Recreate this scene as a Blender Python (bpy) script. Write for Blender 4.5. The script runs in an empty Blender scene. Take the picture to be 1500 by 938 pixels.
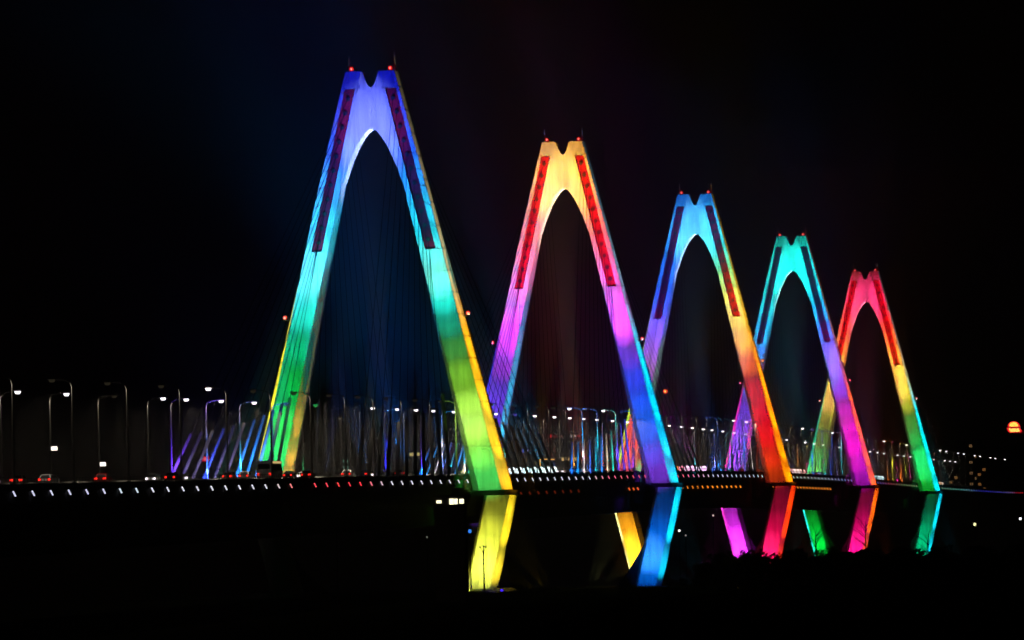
import bpy, math, random
import numpy as np
from mathutils import Vector, Matrix

random.seed(7)
S = bpy.context.scene
C = S.collection

# ------------------------------------------------------------------ camera
CAM = Vector((193.016, -1297.631, -6.642))
yaw, pit, rol = math.radians(7.34909), math.radians(1.5942), math.radians(1.31315)
F = Vector((-math.sin(yaw) * math.cos(pit), math.cos(yaw) * math.cos(pit), math.sin(pit)))
R0 = Vector((math.cos(yaw), math.sin(yaw), 0))
U0 = R0.cross(F)
Rr = math.cos(rol) * R0 - math.sin(rol) * U0
Ur = math.sin(rol) * R0 + math.cos(rol) * U0
cd = bpy.data.cameras.new("camera")
cd.sensor_width = 36
cd.lens = 36 * 10150.25 / 1500
cd.clip_start = 1
cd.clip_end = 20000
cam = bpy.data.objects.new("camera", cd)
cam.matrix_world = Matrix(((Rr.x, Ur.x, -F.x, CAM.x), (Rr.y, Ur.y, -F.y, CAM.y), (Rr.z, Ur.z, -F.z, CAM.z), (0, 0, 0, 1)))
C.objects.link(cam)
S.camera = cam

# ------------------------------------------------------------------ world (night) and exposure
w = bpy.data.worlds.new("World")
S.world = w
w.use_nodes = True
bg = w.node_tree.nodes["Background"]
bg.inputs[0].default_value = (1.0, 0.55, 0.45, 1)
bg.inputs[1].default_value = 0.0006
S.view_settings.view_transform = 'Standard'
S.view_settings.look = 'None'
S.view_settings.exposure = 0
S.view_settings.gamma = 1
cy = S.cycles
cy.use_denoising = True
cy.use_adaptive_sampling = False
cy.denoising_input_passes = 'RGB_ALBEDO'
cy.max_bounces = 4
cy.diffuse_bounces = 1
cy.glossy_bounces = 2
cy.transmission_bounces = 2
cy.transparent_max_bounces = 8
cy.volume_bounces = 0
cy.sample_clamp_indirect = 2.0
cy.use_light_tree = True
HAZE = 3.0e-4

# ------------------------------------------------------------------ helpers
def lin(c):
    return tuple(((v / 255) / 12.92 if v / 255 <= 0.04045 else ((v / 255 + 0.055) / 1.055) ** 2.4) for v in c)

class MB:
    """collects geometry for one mesh"""
    def __init__(s): s.v = []; s.f = []
    def box(s, c, d, rz=0.0, rx=0.0):
        m = Matrix.Translation(Vector(c)) @ Matrix.Rotation(rz, 4, 'Z') @ Matrix.Rotation(rx, 4, 'X')
        b = len(s.v)
        for x, y, z in ((-1, -1, -1), (1, -1, -1), (1, 1, -1), (-1, 1, -1), (-1, -1, 1), (1, -1, 1), (1, 1, 1), (-1, 1, 1)):
            s.v.append(tuple(m @ Vector((x * d[0] / 2, y * d[1] / 2, z * d[2] / 2))))
        s.f += [tuple(b + i for i in q) for q in ((0, 3, 2, 1), (4, 5, 6, 7), (0, 1, 5, 4), (1, 2, 6, 5), (2, 3, 7, 6), (3, 0, 4, 7))]
        return s
    def loft(s, rings, cap=True):
        b = len(s.v); n = len(rings[0])
        for r in rings: s.v += [tuple(p) for p in r]
        for k in range(len(rings) - 1):
            for i in range(n):
                j = (i + 1) % n
                s.f.append((b + k * n + i, b + k * n + j, b + (k + 1) * n + j, b + (k + 1) * n + i))
        if cap:
            s.f.append(tuple(b + i for i in reversed(range(n))))
            e = b + (len(rings) - 1) * n
            s.f.append(tuple(e + i for i in range(n)))
        return s
    def tube(s, pts, rad, n=8, cap=True):
        pts = [Vector(p) for p in pts]
        if not isinstance(rad, (list, tuple)): rad = [rad] * len(pts)
        rings = []
        for k, p in enumerate(pts):
            d = (pts[min(k + 1, len(pts) - 1)] - pts[max(k - 1, 0)]).normalized()
            a = Vector((0, 0, 1)) if abs(d.z) < 0.9 else Vector((1, 0, 0))
            u = d.cross(a).normalized(); q = d.cross(u)
            rings.append([p + rad[k] * (math.cos(2 * math.pi * i / n) * u + math.sin(2 * math.pi * i / n) * q) for i in range(n)])
        return s.loft(rings, cap)
    def ball(s, c, r, n=8, m=5, sz=1.0):
        rings = []
        for k in range(1, m):
            th = math.pi * k / m
            rings.append([(c[0] + r * math.sin(th) * math.cos(2 * math.pi * i / n), c[1] + r * math.sin(th) * math.sin(2 * math.pi * i / n), c[2] - sz * r * math.cos(th)) for i in range(n)])
        return s.loft(rings)
    def mesh(s, name, mat):
        me = bpy.data.meshes.new(name)
        me.from_pydata(s.v, [], s.f)
        me.update()
        if mat: me.materials.append(mat)
        return me
    def build(s, name, mat, parent=None, loc=(0, 0, 0)):
        return put(name, s.mesh(name, mat), parent, loc)

def put(name, me, parent=None, loc=(0, 0, 0)):
    o = bpy.data.objects.new(name, me)
    C.objects.link(o)
    o.location = loc
    if parent: o.parent = parent
    return o

def tag(o, label, cat, group=None):
    o["label"] = label; o["category"] = cat
    if group: o["group"] = group
    return o

def thing(name, label, cat, loc=(0, 0, 0), group=None, rz=0.0):
    o = bpy.data.objects.new(name, None)
    C.objects.link(o)
    o.location = loc; o.rotation_euler = (0, 0, rz)
    o.empty_display_size = 1
    return tag(o, label, cat, group)

def copy_tree(o, parent=None):
    c = o.copy(); C.objects.link(c)
    if parent: c.parent = parent
    for ch in list(o.children):
        if ch.type != 'LIGHT': copy_tree(ch, c)
    return c

_LD = {}
def spot(pos, tgt, col, L, half_deg, normal=None, alb=0.55, rad=0.35, parent=None, blend=1.0, amp=1.22):
    """a real spot lamp at pos aimed at tgt; L = brightness wanted on a surface of that albedo at tgt (colour col, sRGB)"""
    pos = Vector(pos); tgt = Vector(tgt); d = (tgt - pos)
    dist = d.length
    cosn = 1.0
    if normal is not None: cosn = max(0.1, -d.normalized().dot(Vector(normal).normalized()))
    c = lin(col); m = max(c); c = tuple(m * (v / m) ** 1.3 for v in c)
    P = L * m * 4 * math.pi ** 2 * dist * dist / (alb * cosn) * math.exp(HAZE * (tgt - CAM).length) * amp
    ld = bpy.data.lights.new("floodlight_lamp", 'SPOT')
    ld.energy = P; ld.color = tuple(v / m for v in c)
    ld.spot_size = math.radians(2 * half_deg); ld.spot_blend = blend
    ld.shadow_soft_size = rad
    o = bpy.data.objects.new("floodlight_lamp", ld)
    C.objects.link(o)
    o.location = pos
    o.rotation_euler = d.to_track_quat('-Z', 'Y').to_euler()
    return o

# ------------------------------------------------------------------ materials
def mat(name, col, rough=0.7, noise=None, metal=0.0, bump=0.0, spec=0.3):
    m = bpy.data.materials.new(name); m.use_nodes = True
    nt = m.node_tree; b = nt.nodes["Principled BSDF"]
    b.inputs["Base Color"].default_value = (*col, 1)
    b.inputs["Roughness"].default_value = rough
    b.inputs["Metallic"].default_value = metal
    b.inputs["Specular IOR Level"].default_value = spec
    if noise:
        sc, amt, zs = noise
        tc = nt.nodes.new("ShaderNodeTexCoord"); mp = nt.nodes.new("ShaderNodeMapping")
        mp.inputs["Scale"].default_value = (1, 1, zs)
        n = nt.nodes.new("ShaderNodeTexNoise"); n.inputs["Scale"].default_value = sc
        n.inputs["Detail"].default_value = 5; n.inputs["Roughness"].default_value = 0.65
        cr = nt.nodes.new("ShaderNodeValToRGB")
        cr.color_ramp.elements[0].position = 0.3; cr.color_ramp.elements[1].position = 0.7
        cr.color_ramp.elements[0].color = (*[v * (1 - amt) for v in col], 1)
        cr.color_ramp.elements[1].color = (*[min(1, v * (1 + amt * 0.6)) for v in col], 1)
        nt.links.new(tc.outputs["Object"], mp.inputs[0]); nt.links.new(mp.outputs[0], n.inputs["Vector"])
        nt.links.new(n.outputs["Fac"], cr.inputs[0]); nt.links.new(cr.outputs[0], b.inputs["Base Color"])
        if bump:
            bp = nt.nodes.new("ShaderNodeBump"); bp.inputs["Strength"].default_value = bump; bp.inputs["Distance"].default_value = 0.1
            nt.links.new(n.outputs["Fac"], bp.inputs["Height"]); nt.links.new(bp.outputs[0], b.inputs["Normal"])
    return m

def emit(name, rgb, strength):
    m = bpy.data.materials.new(name); m.use_nodes = True
    nt = m.node_tree
    b = nt.nodes["Principled BSDF"]
    b.inputs["Base Color"].default_value = (0.1, 0.1, 0.1, 1)
    b.inputs["Emission Color"].default_value = (*lin(rgb), 1)
    b.inputs["Emission Strength"].default_value = strength
    m.cycles.emission_sampling = 'NONE'
    return m
_E = {}
def em(rgb, st=1.0):
    k = (tuple(rgb), st)
    if k not in _E: _E[k] = emit("lit_%d_%d_%d" % tuple(rgb), rgb, st)
    return _E[k]

CONC = mat("pale_concrete", (0.55, 0.55, 0.53), 0.85, (1.3, 0.34, 0.05), bump=0.25)  # vertical streaks stand for stains and for soft cable shadows
DCONC = mat("deck_concrete", (0.30, 0.30, 0.29), 0.85, (0.4, 0.25, 1.0))
REDP = mat("red_anchor_paint", (0.36, 0.012, 0.035), 1.0, (0.8, 0.25, 0.3), spec=0.0)
HOLE = mat("dark_socket", (0.012, 0.012, 0.014), 0.8)
STEEL = mat("dark_steel", (0.014, 0.014, 0.016), 0.8, (0.5, 0.3, 1), spec=.1)
DARKC = mat("dark_painted_concrete", (0.06, 0.06, 0.06), 0.9, (0.4, 0.25, 1.0), spec=.1)
CABLE = mat("black_cable_sheath", (0.006, 0.006, 0.007), 1.0, spec=0.0)
PIPE = mat("grey_guide_pipe", (0.22, 0.22, 0.22), 0.7)
GALV = mat("galvanised_pole", (0.33, 0.33, 0.32), 0.5, (2.0, 0.15, 0.3))
ASPH = mat("asphalt", (0.05, 0.05, 0.05), 0.9, (0.2, 0.2, 1))
SOIL = mat("dark_soil_and_grass", (0.02, 0.022, 0.012), 1.0, (0.05, 0.5, 1), spec=0)
LEAF = mat("dark_leaves", (0.045, 0.06, 0.025), 0.8, (0.3, 0.4, 1))
BARK = mat("bark", (0.06, 0.045, 0.03), 0.9, (1.0, 0.3, 0.3))
WALLD = mat("dim_facade", (0.10, 0.09, 0.085), 0.9, (0.1, 0.2, 1))
GLASS = mat("dark_glass", (0.02, 0.02, 0.025), 0.1, spec=0.5)
TYRE = mat("tyre_rubber", (0.02, 0.02, 0.02), 0.9)
WATER = mat("river_water", (0.004, 0.005, 0.005), 0.55, (0.02, 0.3, 1), bump=0.6, spec=.12)

# ------------------------------------------------------------------ deck profile (level of the edge lights along the bridge)
_py = [-900, -700, -434, -289, -137, 0, 150, 300, 450, 600, 750, 900, 1050, 1200, 1410, 1630, 1834, 2400, 3200]
_pz = [-5.5, -4.25, -2.7, -1.9, -1.05, -.4, .45, 1.2, 1.75, 1.95, 1.8, 1.25, .5, -.3, -1.35, -2.2, -2.76, -3.8, -4.8]
_gy = np.arange(-900, 3201, 10.0)
_gz = np.interp(_gy, _py, _pz)
_k = np.ones(15) / 15
_gz = np.convolve(np.pad(_gz, 7, mode='edge'), _k, 'valid')
def zd(y): return float(np.interp(y, _gy, _gz))

# ------------------------------------------------------------------ ground and river
def sheet(name, pts, faces, m, kind="structure"):
    me = bpy.data.meshes.new(name); me.from_pydata(pts, [], faces); me.materials.append(m)
    o = put(name, me); o["kind"] = kind
    return o
ZB, ZW = -21.7, -27.4
def zground(y):
    return float(np.interp(y, [-9000, -60, 20, 120, 300, 380, 430, 2300, 2380, 2500, 9000], [-21.6, -21.7, -21.8, -23.5, -25.4, -26.9, -29.5, -29.5, -25.5, -23.5, -23.0]))
gys = [-9000, -3000, -1500, -900, -600, -400, -250, -150, -60, 20, 70, 120, 200, 300, 380, 430, 800, 1500, 2300, 2380, 2500, 4000, 9000]
gxs = [-9000, -4000, -2000, -1000, -500, -250, -120, -60, 0, 60, 120, 250, 500, 1000, 2000, 4000, 9000]
pts, fcs = [], []
for j, y in enumerate(gys):
    for i, x in enumerate(gxs):
        b = 0.0
        if abs(x) < 4000 and -3000 < y < 400: b = 0.35 * math.sin(x * 0.031 + y * 0.017) * math.cos(y * 0.023 - x * 0.011)
        pts.append((x, y, zground(y) + b))
for j in range(len(gys) - 1):
    for i in range(len(gxs) - 1):
        a = j * len(gxs) + i
        fcs.append((a, a + 1, a + 1 + len(gxs), a + len(gxs)))
sheet("ground", pts, fcs, SOIL)
sheet("river", [(-8990, 385, ZW), (8990, 385, ZW), (8990, 2340, ZW), (-8990, 2340, ZW)], [(0, 1, 2, 3)], WATER)

# ------------------------------------------------------------------ bridge towers
H, WK, WT = 79.8, 25.1, 4.9
def w_(t): return 7.5 + (3.5 - 7.5) * t
def d_(t): return 4.2 + (3.0 - 4.2) * t
def wo(t): return WK + (WT - WK) * t
def xc(t): return wo(t) - w_(t) / 2
GB, GT = (H - 34.0) / H, (H - 3.2) / H            # anchor recess, bottom and top
def section(cx, w, d, z, groove=False, k=1.0):
    fw = min(2.15, w / 2 - .22)
    p = [(-fw, -d)]
    if groove: p += [(-1.02, -d), (-1.02, -d + .6), (1.02, -d + .6), (1.02, -d)]
    p += [(fw, -d), (w / 2, -.12 * d), (w / 2, .4 * d), (fw, d), (-fw, d), (-w / 2, .4 * d), (-w / 2, -.12 * d)]
    return [(cx + x * k, y * k, z) for x, y in p]
bounds = [GB * i / 11 for i in range(12)] + [GB + (GT - GB) * i / 7 for i in range(1, 8)] + [1.0]
def seg_mesh(s, t0, t1, groove):
    m = MB()
    dt = 0.12 / H
    rr = [section(s * xc(t0), w_(t0), d_(t0), t0 * H + 0.03, groove, 1.007),
          section(s * xc(t0 + dt), w_(t0 + dt), d_(t0 + dt), (t0 + dt) * H, groove, 1.006),
          section(s * xc(t0 + dt * 1.5), w_(t0 + dt * 1.5), d_(t0 + dt * 1.5), (t0 + dt * 1.5) * H, groove, 1.0),
          section(s * xc(t1), w_(t1), d_(t1), t1 * H, groove, 1.0)]
    return m.loft(rr).mesh("leg_segment", CONC)
UP = {s: [seg_mesh(s, bounds[i], bounds[i + 1], GB - 1e-6 <= bounds[i] < GT - 1e-6) for i in range(len(bounds) - 1)] for s in (-1, 1)}
# crown web between the legs
AX, AZ0, AZ1 = 5.75, H - 21.0, H - 10.9
out = []
out.append((-xc(1.0), H - .25)); out.append((-1.45, H - .25))
for i in range(1, 8):
    u = i / 8; out.append((-1.45 + 1.45 * u, H - .25 - 2.8 * (1 - (1 - u) ** 1.9)))
out.append((0, H - 3.05))
for i in range(7, 0, -1):
    u = i / 8; out.append((1.45 - 1.45 * u, H - .25 - 2.8 * (1 - (1 - u) ** 1.9)))
out += [(1.45, H - .25), (xc(1.0), H - .25)]
out += [(xc(AZ0 / H), AZ0), (AX - .12, AZ0)]
for i in range(1, 17):
    u = i / 17; q = (1 - u) ** 1.6
    out.append((AX * q - .12 * (1 - u), AZ1 - (AZ1 - AZ0) * q ** (1 / .58)))
out.append((0, AZ1))
for i in range(16, 0, -1):
    u = i / 17; q = (1 - u) ** 1.6
    out.append((-(AX * q - .12 * (1 - u)), AZ1 - (AZ1 - AZ0) * q ** (1 / .58)))
out += [(-(AX - .12), AZ0), (-xc(AZ0 / H), AZ0)]
WEB = {}
# left half outline: top part (in order), then the arch part back to the outer edge
top_half = out[:out.index((0, H - 3.05)) + 1]
arch_half = out[out.index((0, AZ1)):]
lh = [(min(x, -.045), z) for x, z in top_half + arch_half]
webL = MB().loft([[(x, 2.3, z) for x, z in lh], [(x, -2.3, z) for x, z in lh]]).mesh("crown_web", CONC)
rh = [(-x, z) for x, z in reversed(lh)]
webR = MB().loft([[(x, 2.3, z) for x, z in rh], [(x, -2.3, z) for x, z in rh]]).mesh("crown_web", CONC)
webC = MB().box((0, 0, (AZ1 + H - 3.05) / 2 + .1), (.3, 4.2, H - 3.3 - AZ1)).mesh("web_joint", CONC)
# recess lining and anchor sockets
def lin_mesh(s):
    m = MB()
    rr = []
    for t in (GB + .002, GT - .002):
        y = -d_(t) + .6 - .03; x = s * xc(t); z = t * H
        rr.append([(x - 1.0, y - .08, z), (x + 1.0, y - .08, z), (x + 1.0, y, z), (x - 1.0, y, z)])
    return m.loft(rr).mesh("anchor_recess", REDP)
LINING = {s: lin_mesh(s) for s in (-1, 1)}
sock = MB().tube([(0, 0, 0), (0, -.3, -.12)], .42, 8).mesh("anchor", HOLE)
NC = 11
anch_t = [GB + (GT - GB) * (i + .7) / (NC + .4) for i in range(NC)]
anch_d = [24 + 11.2 * i for i in range(NC)]
rodme = MB().tube([(0, 0, 0), (0, 0, 1.6), (0, 0, 3.1)], [.24, .2, .15], 6).mesh("lightning_rod", CONC)
lampglass = MB().ball((0, 0, .45), .42, 8, 5, 1.2).mesh("warning_light", em((255, 25, 20), 1.0))  # glowing red shell also stands in for the halo round the bulb
lampcore = MB().ball((0, -.33, .45), .16, 6, 4, 1.7).mesh("bulb", em((255, 150, 140), 2.2))
lampbase = MB().box((0, 0, .02), (.5, .5, .2)).mesh("lamp_base", STEEL)
unit = MB().tube([(0, 0, 0), (0, 0, 1)], 1.0, 6).mesh("stay_cable", CABLE)
unitp = MB().tube([(0, 0, 0), (0, 0, 1)], 1.0, 8).mesh("guide_pipe", PIPE)
def rod(name, me, a, b, r, parent):
    a = Vector(a); b = Vector(b); d = b - a
    o = put(name, me, parent, a)
    o.rotation_mode = 'QUATERNION'; o.rotation_quaternion = d.to_track_quat('Z', 'Y')
    o.scale = (r, r, d.length)
    return o

TOWERS = [
    dict(lab="frontmost and largest A-shaped bridge tower, blue crown over cyan, green and yellow legs", zk=-2.31, zg=-21.75),
    dict(lab="second A-shaped bridge tower, cream-yellow crown with red anchor strips over magenta and blue legs", zk=-.57, zg=-25.3),
    dict(lab="middle A-shaped bridge tower, light blue crown, right leg running from yellow to red", zk=0, zg=-27.6),
    dict(lab="fourth A-shaped bridge tower, turquoise crown over violet and magenta legs", zk=-.57, zg=-27.6),
    dict(lab="farthest and smallest A-shaped bridge tower, pink-red crown over yellow and green legs", zk=-2.31, zg=-27.6),
]
LOWIN = .235
XL0, WLOW = 23.0, 6.2
for ti, T in enumerate(TOWERS):
    Y0 = 300.0 * ti; zk, zg = T['zk'], T['zg']; hk = zk - zg
    root = thing("bridge_tower", T['lab'], "bridge tower", (0, Y0, zg), "coloured cable-stayed bridge towers")
    T['root'] = root
    for s in (-1, 1):
        for i, me in enumerate(UP[s]): put("leg_segment", me, root, (0, 0, hk))
        # lower leg, leaning back in below the deck
        n = 5
        for i in range(n):
            z1 = -.9 - (hk - .9) * i / n; z0 = -.9 - (hk - .9) * (i + 1) / n + .03
            def cxl(z): return s * (XL0 + LOWIN * z)
            rr = [section(cxl(z0), WLOW, 4.1, z0, False, 1.0), section(cxl(z1 - .3), WLOW, 4.1, z1 - .3, False, 1.0), section(cxl(z1 - .2), WLOW, 4.1, z1 - .2, False, 1.006), section(cxl(z1), WLOW, 4.1, z1, False, 1.006)]
            MB().loft(rr).build("lower_leg_segment", CONC, root, (0, 0, hk))
        hw = []
        for i in range(9):
            u = i / 8; z = -11 - (hk - 11) * u
            hw.append((cxl(z), cxl(z) - s * (WLOW / 2 - .3 + 5.5 * u ** 1.6), z))
        o2 = [(a, z) for a, b_, z in hw] + [(b_, z) for a, b_, z in reversed(hw)]
        if s < 0: o2 = o2[::-1]
        MB().loft([[(x, 3.6, z) for x, z in o2], [(x, 1.2, z) for x, z in o2]]).build("haunch", STEEL, root, (0, 0, hk))  # haunch concrete coloured near black so that it looks unlit
        MB().loft([section(s * 21.95, 8.3, 5.0, -.95), section(s * 21.95, 8.3, 5.0, -.02)]).build("maintenance_collar", STEEL, root, (0, 0, hk))
        bx = s * (XL0 - LOWIN * hk)
        MB().loft([section(bx, 15, 8, -3), section(bx, 15, 8, .1), section(bx, 12, 6.5, 1.0)]).build("footing", DCONC, root)
        rc = put("anchor_recess", LINING[s], root, (0, 0, hk))
        for t in anch_t:
            put("anchor", sock, rc, (s * xc(t), -d_(t) + .5, t * H))
        put("lightning_rod", rodme, root, (s * 4.35, 0, hk + H - .02))
        for px, pz, base in ((3.7, H, True), (wo(.414) + .75, .414 * H, False)):
            wl = put("warning_light", lampglass, root, (s * px, -1.4, hk + pz + .1))
            put("bulb", lampcore, wl)
            lb = put("lamp_base", lampbase, wl)
            if not base:
                MB().tube([(0, 0, 0), (-s * 1.4, 0, 0)], .1, 6).build("bracket", STEEL, wl)
        for sgn in (-1, 1):
            for t, dd in zip(anch_t, anch_d):
                a = Vector((s * xc(t), sgn * (d_(t) - .4), hk + t * H))
                ye = Y0 + sgn * dd
                b = Vector((s * 16.4, sgn * dd, zd(ye) + 1.0 - zg))
                cb = rod("stay_cable", unit, a, b, .07 if ti < 2 else .048, root)
                dr = (a - b).normalized()
                L = (a - b).length
                q = put("guide_pipe", unitp, cb)
                ln = 17.0 if ti == 0 else 13.5
                kp = (4.6, 3.2, 2.4, 2.2, 2.2)[ti]; q.scale = (kp, kp, ln / L); q.location = (0, 0, 1 - ln / L)
    for me in (webL, webR): put("crown_web", me, root, (0, 0, hk))
    put("web_joint", webC, root, (0, 0, hk))
    MB().box((0, 0, -5.0), (25.5, 5, 3.0)).build("crossbeam", STEEL, root, (0, 0, hk))

# ------------------------------------------------------------------ deck
DECKY = [-900 + 25 * i for i in range(165)]
deck = thing("bridge_deck", "long dark bridge deck with a row of small slanted lights along its edge", "bridge deck", (0, 0, 0))
def strip(name, prof, m, y0=-900, y1=3200, step=25):
    rings = []
    y = y0
    while y <= y1 + .1:
        e = zd(y); rings.append([(x, y, e + z) for x, z in prof]); y += step
    return MB().loft(rings).build(name, m, deck)
strip("road_surface", [(-15.9, .9), (15.9, .9), (15.9, .3), (-15.9, .3)][::-1], ASPH)
for s in (-1, 1):
    p = [(s * 17.0, -1.3), (s * 17.0, .2), (s * 16.4, .2), (s * 16.4, 1.15), (s * 15.95, 1.15), (s * 15.95, -.3), (s * 12.5, -1.0), (s * 12.5, -1.5)]
    strip("edge_beam", p if s > 0 else p[::-1], DARKC)
    p = [(s * 13.4, -8.2), (s * 14.6, -8.2), (s * 14.6, -7.9), (s * 14.1, -7.9), (s * 14.1, -1.35), (s * 13.9, -1.35), (s * 13.9, -7.9), (s * 13.4, -7.9)]
    strip("girder", p if s > 0 else p[::-1], STEEL)
p = [(-.35, .92), (.35, .92), (.2, 1.4), (-.2, 1.4)]
strip("median_barrier", p, DCONC)
m = MB()
y = -520.0
while y < 1500:
    e = zd(y); m.box((16.2, y, e + 1.5), (.09, .09, .7)); y += 2.2
for yy in range(-520, 1500, 20):
    e0, e1 = zd(yy), zd(yy + 20)
    m.tube([(16.2, yy, e0 + 1.85), (16.2, yy + 20, e1 + 1.85)], .05, 4)
rl = m.build("railing", GALV, deck); rl["kind"] = "stuff"
# lights along the edge: tubes tilted to imitate camera-shake streaks; colour changes along the bridge
def edge_col(y):
    tb = [(-435, (225, 225, 255)), (-230, (240, 245, 255)), (-205, (255, 80, 95)), (-140, (255, 70, 80)), (-125, (255, 150, 170)), (-112, (235, 235, 255)), (190, (245, 240, 250)), (225, (255, 120, 140)), (300, (255, 90, 120)), (330, (235, 225, 255)),
          (365, (255, 90, 110)), (400, (255, 130, 180)), (450, (230, 220, 255)), (560, (200, 230, 255)), (650, (220, 245, 225)), (700, (230, 250, 230)), (800, (225, 235, 255)), (870, (150, 160, 255)), (1000, (90, 110, 255)), (1060, (190, 70, 100)), (1120, (140, 170, 110)), (1250, (190, 220, 180)),
          (1400, (120, 220, 190)), (1480, (150, 230, 255)), (1560, (60, 60, 220)), (1700, (110, 100, 255)), (1790, (190, 150, 230)), (1830, (230, 30, 50)), (2000, (230, 30, 40))]
    ys = [a for a, _ in tb]
    c = [np.interp(y, ys, [b[k] for _, b in tb]) for k in range(3)]
    return tuple(int(round(v / 16) * 16) if v < 248 else 255 for v in c)
tubes = {}
k = 0
y = -470.0
while y < 2000:
    c = edge_col(y)
    if c not in tubes:
        tubes[c] = MB().tube([(-.14, -.1, .32), (.14, .1, -.32)], .10, 6).mesh("edge_light", em(c, 1.25))
    if not (-207 < y + .1 < -197):
        put("edge_light", tubes[c], deck, (17.38, y, zd(y) - .08))
    y += 12.2 if y < 1300 else 16
    k += 1
# orange lamps on the girder walkway
wk = {}
for y0, y1, st, c in ((395, 560, 12.5, (255, 150, 40)), (712, 850, 10.5, (255, 150, 50)), (655, 690, 10, (255, 150, 60)), (290, 312, 9, (230, 100, 40)), (80, 200, 14, (120, 40, 20))):
    y = y0
    while y <= y1:
        if c not in wk: wk[c] = MB().tube([(-.16, 0, .3), (.16, 0, -.3)], .2, 6).mesh("walkway_light", em(c, 1.3 if c[0] > 150 else .5))
        put("walkway_light", wk[c], deck, (14.6, y, zd(y) - 2.9)); y += st

# ------------------------------------------------------------------ floodlighting of the towers (real spot lamps)
def flood_fixture(pos, tgt, parent):
    d = Vector(tgt) - Vector(pos)
    o = put("floodlight", FIX, parent, Vector(pos) - d.normalized() * .75)
    o.rotation_mode = 'QUATERNION'; o.rotation_quaternion = d.to_track_quat('Y', 'Z')
    return o
FIX = MB().loft([[(-.3, -.4, -.25), (.3, -.4, -.25), (.3, -.4, .25), (-.3, -.4, .25)], [(-.5, .3, -.4), (.5, .3, -.4), (.5, .3, .4), (-.5, .3, .4)]]).mesh("floodlight", STEEL)

def front_zones(ti, s, zones, gain=.74):
    T = TOWERS[ti]; Y0 = 300 * ti; zk = T['zk']
    ts = [z[0] for z in zones]
    for i, (t, c) in enumerate(zones):
        lo = ts[i] - ts[i - 1] if i else ts[1] - ts[0]
        hi = ts[i + 1] - ts[i] if i < len(ts) - 1 else ts[i] - ts[i - 1]
        dl = .5 * (lo + hi) * H * 1.2
        z = t * H
        lx, ly = (s * 24.0, -56) if t < .58 else (-s * 13.0, -74)
        pos = Vector((lx, Y0 + ly, zd(Y0 + ly) + (-2.6 if t < .58 else 2.2)))
        tgt = Vector((s * xc(t), Y0 - d_(t), zk + z))
        dh = tgt.z - pos.z; dy = -ly - d_(t)
        ang = .5 * (math.degrees(math.atan2(dh + dl, dy)) - math.degrees(math.atan2(dh - dl, dy)))
        ang = max(ang, 3.2)
        spot(pos, tgt, c, gain * (1.6 if ti > 1 and s < 0 and t < .3 else 1.0), ang, (0, -1, 0))
        flood_fixture(pos, tgt, deck)
    MB().box((s * 19.2, Y0 - 57, zd(Y0 - 56) - 3.6), (10.4, 1.0, .3)).build("floodlight_rack", STEEL, deck)

def web(ti, c, L=1.0, c2=None):
    T = TOWERS[ti]; Y0 = 300 * ti; zk = T['zk']
    pos = Vector((0, Y0 - 66, zd(Y0 - 66) + 2.2)); tgt = Vector((0, Y0 - 2.3, zk + H - 12))
    spot(pos, tgt, c, L, 5.2, (0, -1, 0)); flood_fixture(pos, tgt, deck)

def chamfer(ti, s, col, levels, inner=False, low=False):
    """floods beside a leg grazing its bevelled outer (or inner) faces; levels = (height fraction, brightness, half angle)"""
    T = TOWERS[ti]; Y0 = 300 * ti; zk = T['zk']; zg = T['zg']
    for lv in levels:
        t, L, ha = lv[:3]
        c = lv[3] if len(lv) > 3 else col
        if not low:
            z = t * H
            if not inner:
                pos = Vector((s * (WK + 5.5), Y0 - 2.2, zk - .6)); tgt = Vector((s * (wo(t) - .9), Y0 - .55 * d_(t), zk + z))
                nrm = (s * .90, -.38, .22)
            else:
                pos = Vector((s * (wo(0) - w_(0) - 4.2), Y0 - 2.2, zk + 2.8)); tgt = Vector((s * (wo(t) - w_(t) + .9), Y0 - .55 * d_(t), zk + z))
                nrm = (-s * .90, -.38, -.22)
        else:
            z = zk + (zg - zk) * t
            cx = s * (XL0 + LOWIN * (z - zk))
            pos = Vector((cx + s * (3.05 + 6.5), Y0 - 2.6, zg + .8)); tgt = Vector((cx + s * 2.4, Y0 - 2.6, z))
            nrm = (s * .90, -.38, -.18)
        o = spot(pos, tgt, c, L, ha, nrm)
        if not inner and not low and t == levels[0][0]:
            f = flood_fixture(pos - T['root'].location, tgt - T['root'].location, T['root'])
            MB().tube([(s * (WK - 1.5), -2.2, zk - .8 - zg), (s * (WK + 5.5), -2.2, zk - 1.2 - zg)], .12, 6).build("floodlight_arm", STEEL, T['root'])

def lower_front(ti, s, c, cb, L=1.0):
    T = TOWERS[ti]; Y0 = 300 * ti; zk = T['zk']; zg = T['zg']
    for fr, cc, g, ha, dx in ((.60, c, .75 * L, 18, 0), (.66, cb, .22 * L, 13, -.9), (.82, c, .5 * L, 14, 0), (.22, c, .16 * L, 10, 0)):
        z = zk + (zg - zk) * fr
        cx = s * (XL0 + LOWIN * (z - zk))
        pos = Vector((cx, Y0 - 26, zg + 1.0)); tgt = Vector((cx + dx, Y0 - 4.1, z))
        spot(pos, tgt, cc, g, ha, (0, -1, 0))

O3 = [(.06, 1.0, 40), (.22, .9, 9), (.42, .7, 6), (.62, .35, 4), (.8, .14, 3)]
def lv(k=1.0, top=1.0, tc=(150, 150, 145)): return [(.04, .9 * k, 32), (.14, .8 * k, 13), (.28, .8 * k, 6.5), (.43, .65 * k * top, 3.6), (.56, .32 * top, 2.2, tc), (.70, .2 * top, 2.0, tc), (.84, .16 * top, 2.0, tc), (.96, .08 * top, 2.0, tc)]

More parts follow.
